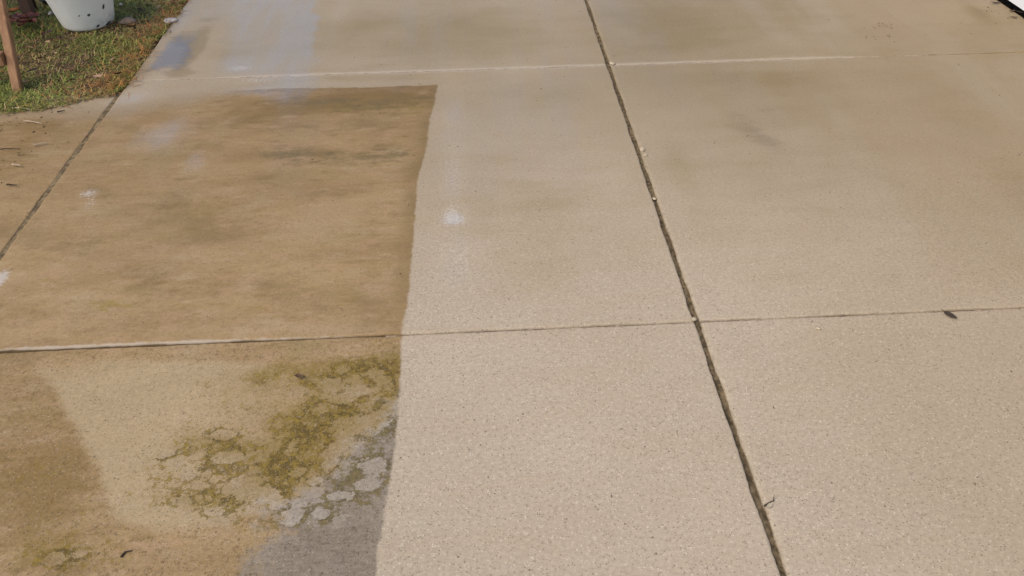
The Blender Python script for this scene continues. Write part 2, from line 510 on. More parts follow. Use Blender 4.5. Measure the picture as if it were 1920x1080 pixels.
def fields(X, Y):
    A = {}
    A['dirt_sd'] = poly_sd(X, Y, DIRTY)
    A['dirt_soft'] = np.clip((-0.95 - X) / .25, 0, 1) * np.clip((Y - 2.9) / .2, 0, 1)
    A['wedge_sd'] = poly_sd(X, Y, WEDGE)
    A['wedge_w'] = np.clip(1.15 - blobs(X, Y, [(-0.501, 1.406, 0.237, 0.277, 1.1), (-0.817, 1.092, 0.160, 0.043, 0.5), (-1.199, 1.665, 0.137, 0.054, 0.7)]), 0, 1) * .9
    A['grey_sd'] = poly_sd(X, Y, GREY)
    A['moss'] = blobs(X, Y, [
        (-0.324, 1.609, 0.105, 0.085, 0.8), (-0.534, 1.623, 0.181, 0.043, 0.5), (-0.570, 1.484, 0.129, 0.097, 0.3), (-0.813, 1.389, 0.124, 0.054, 0.4), (-0.750, 1.251, 0.144, 0.081, 0.4), (-0.306, 1.225, 0.065, 0.096, 0.35), (-0.268, 1.544, 0.044, 0.122, 0.6), (-0.396, 1.455, 0.128, 0.076, 0.7), (-0.488, 1.318, 0.081, 0.120, 1), (-0.448, 1.421, 0.084, 0.083, 0.6),
        (-0.563, 1.289, 0.080, 0.067, 0.6), (-0.683, 1.355, 0.096, 0.039, 0.7), (-0.687, 1.570, 0.089, 0.061, 0.45), (-0.466, 1.556, 0.088, 0.033, 0.5), (-0.670, 1.185, 0.089, 0.034, 0.55),
        (-0.587, 1.210, 0.077, 0.047, 0.3), (-0.974, 1.094, 0.098, 0.085, 0.42), (-0.817, 1.051, 0.169, 0.041, 0.36), (-1.070, 1.066, 0.097, 0.055, 0.3), (-0.279, 1.392, 0.056, 0.109, 0.35), (-0.371, 1.229, 0.078, 0.064, 0.3),
        (-1.144, 1.308, 0.147, 0.135, 0.2), (-1.002, 1.652, 0.136, 0.039, 0.45), (-1.080, 1.179, 0.114, 0.091, 0.22), (-0.802, 1.208, 0.180, 0.094, 0.22), (-0.714, 1.493, 0.172, 0.116, 0.22), (-0.474, 1.619, 0.180, 0.030, 0.4), (-0.352, 1.292, 0.080, 0.118, 0.35)])
    A['lichen'] = blobs(X, Y, [
        (-0.398, 1.474, 0.214, 0.174, 0.9), (-0.580, 1.241, 0.183, 0.145, 0.95), (-0.369, 1.213, 0.168, 0.095, 0.9), (-0.745, 1.283, 0.146, 0.133, 0.55), (-0.457, 1.113, 0.124, 0.058, 0.5),
        (-0.937, 1.058, 0.109, 0.055, 0.6), (-0.300, 1.306, 0.081, 0.119, 0.6), (-0.322, 1.588, 0.089, 0.104, 0.5), (-1.078, 1.271, 0.145, 0.131, 0.25)])
    fk = np.full(X.shape, -1.5)
    for x, y, rx, ry in FLAKES:
        fk = np.maximum(fk, 1 - np.hypot((X - x) / rx, (Y - y) / ry))
    A['flake'] = fk
    A['umber'] = blobs(X, Y, [
        (-1.206, 1.361, 0.163, 0.193, 0.72), (-1.045, 1.285, 0.093, 0.132, 0.6), (-1.093, 1.180, 0.152, 0.091, 0.35), (-1.003, 1.075, 0.170, 0.070, 0.4), (-1.278, 1.567, 0.103, 0.081, 0.3), (-0.461, 3.290, 0.307, 0.094, 1.1), (-0.780, 3.237, 0.280, 0.102, 0.75), (-1.870, 2.902, 0.129, 0.261, 0.7), (-1.895, 3.172, 0.206, 0.079, 0.5), (-0.984, 3.106, 0.181, 0.077, 0.5), (-0.601, 2.576, 0.239, 0.052, 0.4),
        (-0.350, 3.012, 0.133, 0.186, 0.4), (-0.327, 2.073, 0.104, 0.199, 0.35), (-1.075, 2.366, 0.245, 0.100, 0.35), (-1.119, 3.313, 0.142, 0.084, 0.4), (-1.037, 2.037, 0.240, 0.072, 0.45),
        (-0.447, 2.228, 0.091, 0.155, 0.35), (-0.421, 2.799, 0.190, 0.105, 0.4), (-1.361, 3.181, 0.138, 0.059, 0.3)])
    A['pale'] = blobs(X, Y, [
        (-0.643, 2.336, 0.224, 0.165, 0.45), (-1.205, 2.310, 0.241, 0.129, 0.35), (-0.463, 1.773, 0.253, 0.042, 0.45), (-0.886, 1.504, 0.230, 0.117, 0.35), (-0.505, 2.427, 0.153, 0.104, 0.4),
        (-1.258, 2.817, 0.254, 0.252, 0.25), (-0.780, 1.794, 0.318, 0.028, 0.4), (-1.571, 2.367, 0.113, 0.166, 0.35), (-0.421, 1.680, 0.184, 0.035, 0.5)])
    A['algae'] = blobs(X, Y, [
        (-0.782, 2.833, 0.128, 0.076, 1.15), (-0.523, 2.773, 0.147, 0.074, 1.1), (-0.347, 2.793, 0.105, 0.075, 0.9), (-0.996, 3.399, 0.169, 0.049, 0.9), (-0.792, 3.315, 0.190, 0.048, 0.5), (-0.478, 3.215, 0.186, 0.061, 1.3), (-0.694, 3.282, 0.212, 0.047, 0.9), (-0.296, 3.304, 0.119, 0.048, 0.9), (-1.406, 2.828, 0.085, 0.059, 0.6),
        (-1.311, 2.721, 0.124, 0.024, 0.7), (-0.269, 3.199, 0.070, 0.045, 0.5), (-0.298, 2.875, 0.065, 0.061, 0.4), (-0.521, 1.580, 0.027, 0.014, 1.2), (-0.738, 1.977, 0.084, 0.019, 0.4)])
    A['yellow'] = blobs(X, Y, [
        (-1.185, 1.929, 0.083, 0.036, 0.6), (-1.098, 1.911, 0.115, 0.041, 0.5), (-0.921, 1.912, 0.082, 0.026, 0.6), (-0.721, 1.891, 0.131, 0.030, 0.6), (-0.568, 3.196, 0.208, 0.080, 0.7), (-1.380, 2.059, 0.086, 0.050, 0.6),
        (-0.268, 3.174, 0.092, 0.070, 0.8), (-0.415, 1.917, 0.133, 0.041, 0.45), (-1.450, 1.909, 0.099, 0.041, 0.4), (-0.374, 2.020, 0.103, 0.110, 0.3), (-1.383, 1.786, 0.095, 0.019, 0.4)])
    A['tan'] = blobs(X, Y, [
        (-0.385, 4.042, 0.550, 0.429, 0.7), (0.992, 4.003, 0.437, 0.427, 0.9), (1.347, 3.342, 0.408, 0.136, 0.75), (1.365, 3.029, 0.291, 0.190, 0.45), (0.247, 3.263, 0.377, 0.209, 0.3), (-1.237, 3.841, 0.159, 0.196, 0.5),
        (1.071, 2.651, 0.327, 0.318, 0.45), (0.188, 2.449, 0.290, 0.392, 0.5), (0.244, 2.035, 0.224, 0.168, 0.35), (0.901, 1.950, 0.101, 0.054, 0.5), (2.069, 3.582, 0.505, 0.489, 0.35), (2.710, 3.795, 0.263, 0.604, 0.6),
        (2.664, 4.052, 0.050, 0.117, 0.9), (1.249, 1.913, 0.100, 0.079, 0.3), (2.007, 2.585, 0.162, 0.803, 0.3), (-0.673, 3.496, 0.543, 0.046, 0.4), (0.759, 2.556, 0.060, 0.456, 0.35), (1.688, 4.171, 0.339, 0.227, 0.4),
        (0.106, 3.934, 0.324, 0.413, 0.4)])
    A['smudge'] = blobs(X, Y, [
        (-1.396, 3.918, 0.048, 0.256, 1.9), (-1.485, 4.046, 0.066, 0.113, 1.4), (-1.411, 3.621, 0.126, 0.042, 1.1), (-1.569, 3.651, 0.051, 0.121, 0.8), (-1.398, 4.307, 0.173, 0.047, 0.6),
        (1.089, 3.200, 0.060, 0.123, 0.55), (1.108, 2.929, 0.098, 0.136, 0.8), (1.170, 2.769, 0.084, 0.092, 0.7), (1.178, 3.355, 0.168, 0.044, 0.6), (1.470, 3.344, 0.144, 0.033, 0.5), (2.675, 4.074, 0.044, 0.118, 0.9),
        (2.110, 3.927, 0.065, 0.035, 0.7), (0.947, 1.508, 0.176, 0.121, 0.15), (0.888, 1.964, 0.068, 0.027, 0.45), (2.047, 2.582, 0.121, 0.469, 0.25)])
    # damp ground: everything the washer passed lately, dry towards the camera
    damp = np.clip((Y - 1.75) / 1.7, 0, 1) * .85
    damp = damp + blobs(X, Y, [(1.466, 3.333, 0.599, 0.328, 0.2), (-0.385, 4.042, 0.688, 0.429, 0.2), (-1.054, 2.431, 0.575, 0.526, 0.2)])
    A['wet_tone'] = np.clip(damp + np.clip((X - .7) / 1.5, 0, 1) * .85 - .25 * np.clip(A['dirt_sd'] / .1, 0, 1), 0, 1)  # the term in X darkens the tone towards the right
    # sky glare painted as pale colour, with the spalled white lip at left
    A['glare_spall'] = blobs(X, Y, [(-0.103, 2.326, 0.045, 0.036, 1.05), (-0.111, 2.383, 0.030, 0.047, 0.5), (-0.081, 2.042, 0.066, 0.154, 0.42), (-0.104, 2.617, 0.044, 0.231, 0.32), (-1.456, 2.588, 0.040, 0.033, 0.75), (-1.425, 2.525, 0.024, 0.036, 0.5), (-1.555, 2.084, 0.021, 0.051, 1.2), (-1.588, 4.440, 0.047, 0.162, 0.6), (-1.017, 4.239, 0.142, 0.458, 0.25),
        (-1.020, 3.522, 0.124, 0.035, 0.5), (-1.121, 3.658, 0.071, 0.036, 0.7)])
    A['film'] = blobs(X, Y, [
        
        (-1.589, 4.285, 0.115, 0.231, 0.6), (-1.556, 3.372, 0.120, 0.086, 0.6), (-1.307, 2.991, 0.110, 0.118, 0.7), (-1.115, 2.787, 0.050, 0.107, 0.6), (-1.266, 3.079, 0.157, 0.142, 0.3), (-1.458, 2.592, 0.040, 0.037, 1), (-1.422, 2.507, 0.027, 0.050, 0.5),
        (-0.103, 2.332, 0.045, 0.033, 1.1), (-0.104, 2.617, 0.048, 0.231, 0.55), (-0.084, 2.057, 0.069, 0.170, 0.5), (-0.106, 3.089, 0.068, 0.241, 0.45), (0.466, 2.777, 0.084, 0.252, 0.2), (1.862, 3.863, 0.080, 0.339, 0.12),
        (1.671, 2.492, 0.315, 0.370, 0.18), (-0.996, 3.399, 0.145, 0.044, 0.7), (-0.722, 4.369, 0.058, 0.320, 0.35), (-1.555, 2.084, 0.017, 0.051, 1), (-0.462, 3.979, 0.163, 0.278, 0.15), (0.140, 3.023, 0.134, 0.282, 0.15)])
    A['wet_tone'] = np.clip(A['wet_tone'] - .35 * np.clip(A['film'], 0, 1) - .22 * np.clip((.7 - X) / .3, 0, 1) * np.clip((Y - 3.3) / .2, 0, 1), 0, 1)  # base colour lightened under the film to strengthen its reflection
    bsd = poly_sd(X, Y, FILM)
    band = blobs(X, Y, [(-0.878, 4.154, 0.112, 0.673, 0.95), (-0.962, 3.756, 0.169, 0.228, 0.8), (-0.821, 3.424, 0.122, 0.144, 0.8), (-1.159, 4.104, 0.125, 0.436, 0.75), (-1.125, 3.677, 0.087, 0.086, 0.55), (-1.210, 4.834, 0.284, 0.562, 1)])
    A['film'] = A['film'] + np.clip(.5 + (bsd + .02 * np.sin(Y * 17 + 2 * np.sin(Y * 7)) + .012 * np.sin(Y * 43)) / .06, 0, 1) * band
    A['worn'] = np.clip(1.25 - (Y - 1.0) / 1.9, 0, 1) * np.where(A['dirt_sd'] > 0, np.where(Y > JY[2], .22, .85), 1.0)
    r = np.zeros_like(X)
    a0, a1 = JY[2], JY[3]
    # pale lip on the far slab's edge, plainest at the left
    g = np.exp(-np.clip(Y - a0, 0, None) / .011) * (Y > a0 - .001)
    r += g * (np.clip((-0.25 - X) / .6, 0, 1) * .75 + .42)
    A['rim_far'] = np.exp(-np.abs(Y - a1 - .004) / .020) * np.clip((X + 1.45) / .5, 0, 1) * np.clip((2.1 - X) / .5, 0, 1)
    g = np.exp(-np.clip(X - JX0, 0, None) / .02) * (X > JX0)
    r += g * .5 * (Y < 2.6)
    A['rim'] = r
    gr = np.exp(-np.clip(JX0 - X, 0, None) / .035) * (X < JX0) * .7
    gr += np.exp(-np.abs(X - JX1) / .010) * .55
    gr += np.exp(-np.clip(X - JX1, 0, None) / .012) * (X > JX1) * .55 + np.exp(-np.clip(X - JX1, 0, None) / .06) * (X > JX1) * .12
    gr += np.exp(-np.clip(a0 - Y, 0, None) / .012) * (Y < a0) * .45
    gr += np.exp(-np.clip(JX2 - X, 0, None) / .10) * .5
    A['grime'] = gr
    return A


_ph = rng.uniform(0, 6.28, (3, 24)); _fr = rng.uniform(1.0, 9.0, 24); _an = rng.uniform(0, 6.28, 24)


def swell(X, Y):
    z = np.zeros_like(X)
    for k in range(24):
        z += np.sin(_fr[k] * (X * math.cos(_an[k]) + Y * math.sin(_an[k])) * 2 + _ph[0, k]) / _fr[k]
    return z * .0009


def edge_noise(t, s):
    z = 0
    for k in range(10):
        f = 18.0 * 1.6 ** k
        z = z + np.sin(t * f + _ph[1, k] * (s + 1)) / (k + 1.5)
    return z


def axis(a, b, step, r):
    c = [0, .0012, .003, r * .6, r, r * 1.6]
    n = max(2, int((b - a - 3.2 * r) / step))
    return np.array([a + q for q in c] + list(np.linspace(a + 2.5 * r, b - 2.5 * r, n)) + [b - q for q in c[::-1]])


def slab(x0, x1, y0, y1, step, gaps, parent, z=0.0, tilt=None, r=.007, name='slab'):
    gl, gr_, gb, gt = gaps
    xs, ys = axis(x0 + gl, x1 - gr_, step, r), axis(y0 + gb, y1 - gt, step, r)
    nx, ny = len(xs), len(ys)
    X, Y = np.meshgrid(xs, ys)
    dl, dr_, db, dt = X - xs[0], xs[-1] - X, Y - ys[0], ys[-1] - Y
    d = np.minimum(np.minimum(dl, dr_), np.minimum(db, dt))
    dd = np.clip(d, 0, r)
    drop = r - np.sqrt(np.maximum(0, r * r - (r - dd) ** 2))
    rl = .013
    ddl = np.clip(dl, 0, rl)
    if abs(x0 - JX1) < 1e-6:
        drop = np.maximum(drop, (rl - np.sqrt(np.maximum(0, rl * rl - (rl - ddl) ** 2))) * .6)
    far = np.minimum(np.abs(Y - JY[3]), 9) < .012
    drop = np.where(far & (X < JX2 - .6) & (np.minimum(dl, dr_) > .014), drop * .3, drop)
    Z = z + swell(X, Y) * np.clip(d / .05, .2, 1) - drop * .85
    if tilt is not None:
        Z = Z + tilt(X, Y)
    # chipped, slightly wandering arrises
    w = np.exp(-d / .01)
    X2 = X + w * ((dl < .02) * .0022 - (dr_ < .02) * .0022) * edge_noise(Y, 1 + round(x0))
    Y2 = Y + w * ((db < .02) * .0019 - (dt < .02) * .0019) * edge_noise(X, 2 + round(y0))
    V = np.stack([X2, Y2, Z], -1).reshape(-1, 3)
    idx = np.arange(nx * ny).reshape(ny, nx)
    F = np.stack([idx[:-1, :-1], idx[:-1, 1:], idx[1:, 1:], idx[1:, :-1]], -1).reshape(-1, 4)
    # skirt
    ring = np.concatenate([idx[0, :], idx[1:, -1], idx[-1, -2::-1], idx[-2:0:-1, 0]])
    mid_ = V[ring].copy(); mid_[:, 2] -= .0035
    low = V[ring].copy(); low[:, 2] = -.11
    n0 = len(V); nr = len(ring)
    k = np.arange(nr); k2 = (k + 1) % nr
    S = np.stack([n0 + k, n0 + k2, ring[k2], ring[k]], -1)
    S2 = np.stack([n0 + nr + k, n0 + nr + k2, n0 + k2, n0 + k], -1)
    V = np.concatenate([V, mid_, low]); F = np.concatenate([F, S, S2])
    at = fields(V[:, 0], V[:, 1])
    at['grime'][n0:] = 1.6                    # packed dirt low on the joint faces
    for q in ('rim', 'rim_far', 'glare_spall', 'film'):
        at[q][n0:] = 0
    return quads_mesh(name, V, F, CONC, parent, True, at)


# ------------------------------------------------------------------ the setting
soil = simple('soil', (.085, .055, .032), .95, .1, .45, 30, .6, .01)
ground = mesh_obj('ground', [(-60, -60, -.13), (60, -60, -.13), (60, 60, -.13), (-60, 60, -.13)], [(0, 1, 2, 3)], soil)
tag(ground, kind='structure')

drive = empty('driveway', (0, 0, 0))
tag(drive, kind='structure')
H = .0080                                     # half of the long joint
T = .0030                                     # half of a cross joint
for i in range(5):
    near = JY[i] < 3.6 and JY[i + 1] > 0.7
    st = .0115 if near and JY[i + 1] < 3.6 else (.016 if near else .05)
    lip = (lambda X, Y: .0045 * np.clip((-0.3 - X) / .9, 0, 1) * np.clip(1 - (Y - JY[2]) / 1.2, 0, 1)) if i == 2 else None
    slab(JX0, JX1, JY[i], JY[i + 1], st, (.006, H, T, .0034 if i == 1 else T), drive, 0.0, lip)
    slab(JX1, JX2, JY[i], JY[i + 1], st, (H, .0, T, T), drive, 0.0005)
walk = empty('walkway', (0, 0, 0))
tag(walk, kind='structure')
slab(-3.4, JX0, -0.6, 1.50, .03, (.0, .013, T, T), walk, -.004)
slab(-3.4, JX0, 1.50, 3.44, .0125, (.0, .013, T, T), walk, -.004)

dark_fill = simple('joint_dirt', (.135, .100, .056), .9, .15, .5, 60, .8, .004)
sand_fill = simple('joint_sand', (.26, .21, .155), .9, .15, .5, 80, .8, .004)
brown_fill = simple('joint_mud', (.165, .120, .064), .85, .2, .45, 40, .8, .004)


def filler(x0, x1, y0, y1, z, mat, amp):
    """rough strip of packed dirt lying in a joint"""
    along_y = (y1 - y0) > (x1 - x0)
    n = int(max(y1 - y0, x1 - x0) / .008)
    V, F = [], []
    for i in range(n + 1):
        t = i / n
        for k in range(4):
            s = k / 3
            zz = z + amp * (random.random() - .5) + amp * .8 * math.sin(t * 61 + k) * math.sin(t * 23)
            V.append((x0 + (x1 - x0) * (s if along_y else t), y0 + (y1 - y0) * (t if along_y else s), zz))
    for i in range(n):
        for k in range(3):
            a = i * 4 + k
            q = (a, a + 1, a + 5, a + 4)
            F.append(q if along_y else q[::-1])
    return mesh_obj('joint_filler', V, F, mat, drive, True)


filler(JX1 - .014, JX1 + .014, 0.0, 6.5, -.0115, dark_fill, .005)
filler(JX0 - .020, JX0 + .012, 0.0, 3.45, -.0065, brown_fill, .003)
filler(JX0 + .02, -.30, JY[2] - .007, JY[2] + .007, -.0125, dark_fill, .0025)
filler(-.30, JX1 - .012, JY[2] - .007, JY[2] + .007, -.0085, sand_fill, .0025)
filler(JX1 + .012, JX2 - .02, JY[2] - .007, JY[2] + .007, -.0075, sand_fill, .0025)
pale_fill = simple('joint_pale_sand', (.30, .245, .185), .9, .15, .3, 40, .6, .003)
filler(JX0 + .02, JX1 - .012, JY[3] - .007, JY[3] + .007, -.0012, pale_fill, .0008)
filler(JX1 + .012, JX2 - .7, JY[3] - .007, JY[3] + .007, -.0014, pale_fill, .0008)
filler(JX2 - .7, JX2 - .02, JY[3] - .007, JY[3] + .007, -.0070, dark_fill, .0015)

# lawn soil, filling the corner beside the drive and beyond the walkway
def lawn_edge_x(y):
    """how far grass creeps towards the drive"""
    return JX0 + .012 * math.sin(y * 9) + .010 * math.sin(y * 23 + 1)


def lawn_edge_y(x):
    return 3.335 + (x + 1.85) * .30 + .018 * math.sin(x * 8 + 1) + .010 * math.sin(x * 21)


LX = np.linspace(-9, JX0 - .004, 60); LY = np.linspace(3.45, 12, 60)
gx, gy = np.meshgrid(LX, LY)
gz = -.012 + .006 * np.sin(gx * 5 + gy * 3) + .004 * np.sin(gx * 13 - gy * 11)
ii = np.arange(3600).reshape(60, 60)
lawn = quads_mesh('lawn_soil', np.stack([gx, gy, gz], -1).reshape(-1, 3),
                  np.stack([ii[:-1, :-1], ii[:-1, 1:], ii[1:, 1:], ii[1:, :-1]], -1).reshape(-1, 4), soil, None, True)
tag(lawn, kind='structure')


# ------------------------------------------------------------------ grass and pine straw
def ribbon_field(name, pts, length, width, lean, bend, tint, mat, label, zbase=-.008):
    """many curved blades in one mesh; per-blade arrays"""
    n = len(pts)
    az = rng.uniform(0, 2 * np.pi, n)
    dirx, diry = np.cos(az), np.sin(az)
    sx, sy = -diry, dirx
    V = np.zeros((n, 6, 3))
    for k, (t, wf) in enumerate(((0, 1.0), (.55, .85), (1.0, .18))):
        ang = lean + bend * t
        out = length * t * np.sin(ang)
        hgt = length * t * np.cos(ang)
        cx, cy = pts[:, 0] + dirx * out, pts[:, 1] + diry * out
        for j, s in enumerate((-.5, .5)):
            V[:, k * 2 + j, 0] = cx + sx * width * wf * s
            V[:, k * 2 + j, 1] = cy + sy * width * wf * s
            V[:, k * 2 + j, 2] = np.maximum(zbase + pts[:, 2] + hgt, zbase + pts[:, 2] + .002)
    base = np.arange(n)[:, None] * 6
    F = np.concatenate([base + np.array([0, 1, 3, 2]), base + np.array([2, 3, 5, 4])])
    o = quads_mesh(name, V.reshape(-1, 3), F, mat, None, True, {'tint': np.repeat(tint, 6), 'shade': np.repeat(rng.uniform(0, 1, n), 6)})
    tag(o, label, kind='stuff')
    return o


def blade_mat(name, greens, straws):
    N = NT(name)
    t, s = N.attr('tint'), N.attr('shade')
    g = N.mix(s, greens[0], greens[1])
    b = N.mix(s, straws[0], straws[1])
    c = N.mix(N.ss(t, .42, .58), g, b)
    N.set(Base_Color=c, Roughness=.6)
    N.bsdf.inputs['Specular IOR Level'].default_value = .3
    tr = N.n('ShaderNodeBsdfTranslucent')
    N.link(c, tr.inputs[0])
    mx = N.n('ShaderNodeMixShader')
    mx.inputs[0].default_value = .25
    N.t.links.new(N.bsdf.outputs[0], mx.inputs[1]); N.t.links.new(tr.outputs[0], mx.inputs[2])
    N.t.links.new(mx.outputs[0], N.out.inputs[0])
    return N.mat


GRASS = blade_mat('grass_blades', ((.045, .062, .010), (.42, .46, .110)), ((.13, .070, .028), (.62, .44, .20)))
STRAW = blade_mat('straw_needles', ((.30, .16, .05), (.42, .20, .065)), ((.17, .065, .020), (.60, .28, .085)))

ey = np.vectorize(lawn_edge_y)
ex = np.vectorize(lawn_edge_x)


def value_noise(x, y, s, seed):
    r = np.random.default_rng(seed)
    tab = r.uniform(0, 1, (64, 64))
    u, v = x * s + 100, y * s + 100
    i, j = np.floor(u).astype(int), np.floor(v).astype(int)
    fu, fv = u - i, v - j
    fu, fv = fu * fu * (3 - 2 * fu), fv * fv * (3 - 2 * fv)
    g = lambda a, b: tab[a % 64, b % 64]
    return (g(i, j) * (1 - fu) + g(i + 1, j) * fu) * (1 - fv) + (g(i, j + 1) * (1 - fu) + g(i + 1, j + 1) * fu) * fv


def scatter(n, x0, x1, y0, y1):
    p = np.stack([rng.uniform(x0, x1, n), rng.uniform(y0, y1, n), np.zeros(n)], -1)
    return p


P1 = np.concatenate([scatter(52000, -3.0, JX0 + .02, 3.1, 5.0), scatter(26000, -5.5, JX0 + .02, 3.0, 8.0)])
keep = (P1[:, 1] > ey(P1[:, 0])) & (P1[:, 0] < ex(P1[:, 1]))
P1 = P1[keep]
edge_d = np.minimum(P1[:, 1] - ey(P1[:, 0]), ex(P1[:, 1]) - P1[:, 0])
bare = value_noise(P1[:, 0], P1[:, 1], 4.5, 3) * .6 + value_noise(P1[:, 0], P1[:, 1], 11, 4) * .4
brownish = np.clip((bare - .42) * 3.2, 0, 1)
brownish = np.maximum(brownish, np.exp(-(((P1[:, 0] + 2.12) / .16) ** 2 + ((P1[:, 1] - 3.88) / .17) ** 2)))
greenish = np.exp(-(((P1[:, 0] + 1.78) / .18) ** 2 + ((P1[:, 1] - 3.80) / .13) ** 2)) + np.exp(-(((P1[:, 0] + 1.95) / .25) ** 2 + ((P1[:, 1] - 3.50) / .12) ** 2))
prob = np.clip(.15 + .55 * brownish - .35 * greenish, .05, .9)
tint = (rng.uniform(0, 1, len(P1)) < prob).astype(float)
n = len(P1)
ln = rng.uniform(.022, .05, n) * (1 - .35 * brownish)
thin = rng.uniform(0, 1, n) > .45 * brownish * (edge_d > .09)
P1, ln, tint = P1[thin], ln[thin], tint[thin]
n = len(P1)
P1[:, 2] = np.where(P1[:, 1] < 3.46, .007, 0.0)
ribbon_field('lawn_grass', P1, ln, rng.uniform(.0024, .0046, n), rng.uniform(.35, 1.25, n), rng.uniform(.2, .9, n), tint, GRASS,
             'short half-dormant lawn grass in green and straw tones')
# tan pine straw blown against the concrete
P2 = scatter(34000, -3.2, JX0 + .07, 3.15, 6.5)
d1 = ex(P2[:, 1]) - P2[:, 0]
d2 = P2[:, 1] - ey(P2[:, 0])
wid = .055 + .10 * value_noise(P2[:, 0], P2[:, 1], 5, 9) + .05 * np.clip((P2[:, 1] - 4.0), 0, 1)
w1 = np.exp(-(np.maximum(d1, 0) / wid) ** 2) * np.where(d1 < 0, np.exp(d1 / .018) * .55, 1.0)
w2 = np.exp(-(np.maximum(d2, 0) / .02) ** 2) * .30 * (d2 > -.006)
corner = np.exp(-(((P2[:, 0] + 1.66) / .11) ** 2 + ((P2[:, 1] - 3.56) / .15) ** 2)) * (d1 > -.02)
inn = (d1 > -.06) & (d2 > -.006)
keep = (rng.uniform(0, 1, len(P2)) < np.clip(np.maximum(np.maximum(w1, w2), corner) * .9 + .03, 0, 1)) & inn
P2 = P2[keep]
P2[:, 2] = rng.uniform(.004, .030, len(P2))
n = len(P2)
ribbon_field('pine_straw', P2, rng.uniform(.03, .07, n), rng.uniform(.002, .0036, n), rng.uniform(1.1, 1.6, n), rng.uniform(-.2, .35, n),
             (rng.uniform(0, 1, n) < .72).astype(float), STRAW, 'orange-brown pine straw piled along the edge of the concrete')

# ------------------------------------------------------------------ puddle in the corner of the far slab
N = NT('puddle_water')
lw = N.n('ShaderNodeLayerWeight'); lw.inputs['Blend'].default_value = .5
gl = N.n('ShaderNodeBsdfGlossy'); gl.inputs['Roughness'].default_value = .12
rp = N.bump(N.add(N.noise(26, 4, .65, co=N.scaled(1, 2.6)), N.mul(N.noise(9, 2), .8)), .16, .004)
N.t.links.new(rp, gl.inputs['Normal']); N.t.links.new(rp, lw.inputs['Normal'])
tp = N.n('ShaderNodeBsdfTransparent'); tp.inputs[0].default_value = (.62, .60, .58, 1)
mx = N.n('ShaderNodeMixShader')
dp = N.ss(N.add(N.attr('depth'), N.mul(N.sub(N.noise(20, 5, .75, co=N.scaled(1, 2)), .5), 1.5)), .0, .6)
fres = N.m('MULTIPLY_ADD', N.m('POWER', lw.outputs['Facing'], 5.0), 2.4, .05, clamp=True)    # the same from either side
N.t.links.new(N.mul(fres, dp), mx.inputs[0])
N.t.links.new(N.mix(dp, (1, 1, 1), (.80, .78, .76)), tp.inputs[0])
N.t.links.new(tp.outputs[0], mx.inputs[1]); N.t.links.new(gl.outputs[0], mx.inputs[2])
N.t.links.new(mx.outputs[0], N.out.inputs[0])
WATER = N.mat


def puddle(outline, z, seed):
    r = random.Random(seed)
    pts = [Vector((x, y, z)) for x, y in outline[::-1]]
    ring = []
    k = len(pts)
    for i in range(k):                         # Catmull-Rom round the outline
        p0, p1, p2, p3 = pts[i - 1], pts[i], pts[(i + 1) % k], pts[(i + 2) % k]
        for s in range(6):
            t = s / 6
            q = .5 * ((2 * p1) + (p2 - p0) * t + (2 * p0 - 5 * p1 + 4 * p2 - p3) * t * t + (3 * p1 - p0 - 3 * p2 + p3) * t ** 3)
            ring.append(q + Vector((r.uniform(-.004, .004), r.uniform(-.004, .004), 0)))
    c = sum(ring, Vector()) / len(ring)
    n_ = len(ring)
    V, F, E = [c], [], [1.0]
    steps = (.35, .6, .78, .9, 1.0, 1.02)
    for q, t in enumerate(steps):
        for p in ring:
            V.append(Vector((c.x + (p.x - c.x) * t, c.y + (p.y - c.y) * t, z if t <= 1 else z - .004)))
            E.append(max(0.0, 1 - t))
    F = [(0, 1 + i, 1 + (i + 1) % n_) for i in range(n_)]
    for q in range(len(steps) - 1):
        a0, a1 = 1 + q * n_, 1 + (q + 1) * n_
        F += [(a0 + i, a1 + i, a1 + (i + 1) % n_, a0 + (i + 1) % n_) for i in range(n_)]
    o = mesh_obj('puddle', V, F, WATER, None, True)
    at = o.data.attributes.new('depth', 'FLOAT', 'POINT')
    at.data.foreach_set('value', E)
    tag(o, 'shallow puddle on the concrete beside the pine straw', kind='structure')
    return o


puddle([(-1.561, 3.610), (-1.577, 3.730), (-1.569, 3.880), (-1.559, 4.052), (-1.507, 4.132), (-1.432, 4.084), (-1.360, 3.774), (-1.377, 3.631), (-1.465, 3.637), (-1.506, 3.605)], .0042, 1)

# ------------------------------------------------------------------ house wall on the right
SIDING = simple('white_siding', (.70, .70, .71), .5, .4, .05, 6, .1, .002)
DARK = simple('dark_foundation', (.022, .019, .017), .9, .1, .4, 25, .5, .004)
house = empty('house_wall', (2.90, 4.5, 0))
tag(house, 'white horizontal siding wall with a dark gap along its foot at top right', 'wall')
WX = 2.874
fo = box_obj('foundation', (.10, 0, .10 - .2), (.12, 9.0, .6), DARK, house, .006)
bd = None
for k in range(16):
    z0 = .024 + k * .15
    if bd is None:
        V = [(WX - 2.90, -4.5, z0), (WX - 2.90 + .012, -4.5, z0 + .158), (.05, -4.5, z0 + .158), (.05, -4.5, z0)]
        V = V + [(x, 4.5, z) for x, y, z in V]
        F = [(0, 1, 2, 3)[::-1], (4, 5, 6, 7), (0, 4, 5, 1)[::-1], (1, 5, 6, 2)[::-1], (2, 6, 7, 3)[::-1], (3, 7, 4, 0)[::-1]]
        F = [tuple(reversed(f)) for f in F]
        bd = mesh_obj('siding_board', V, F, SIDING, house)
    else:
        c = bd.copy(); col.objects.link(c); c.parent = house; c.location = (0, 0, k * .15)

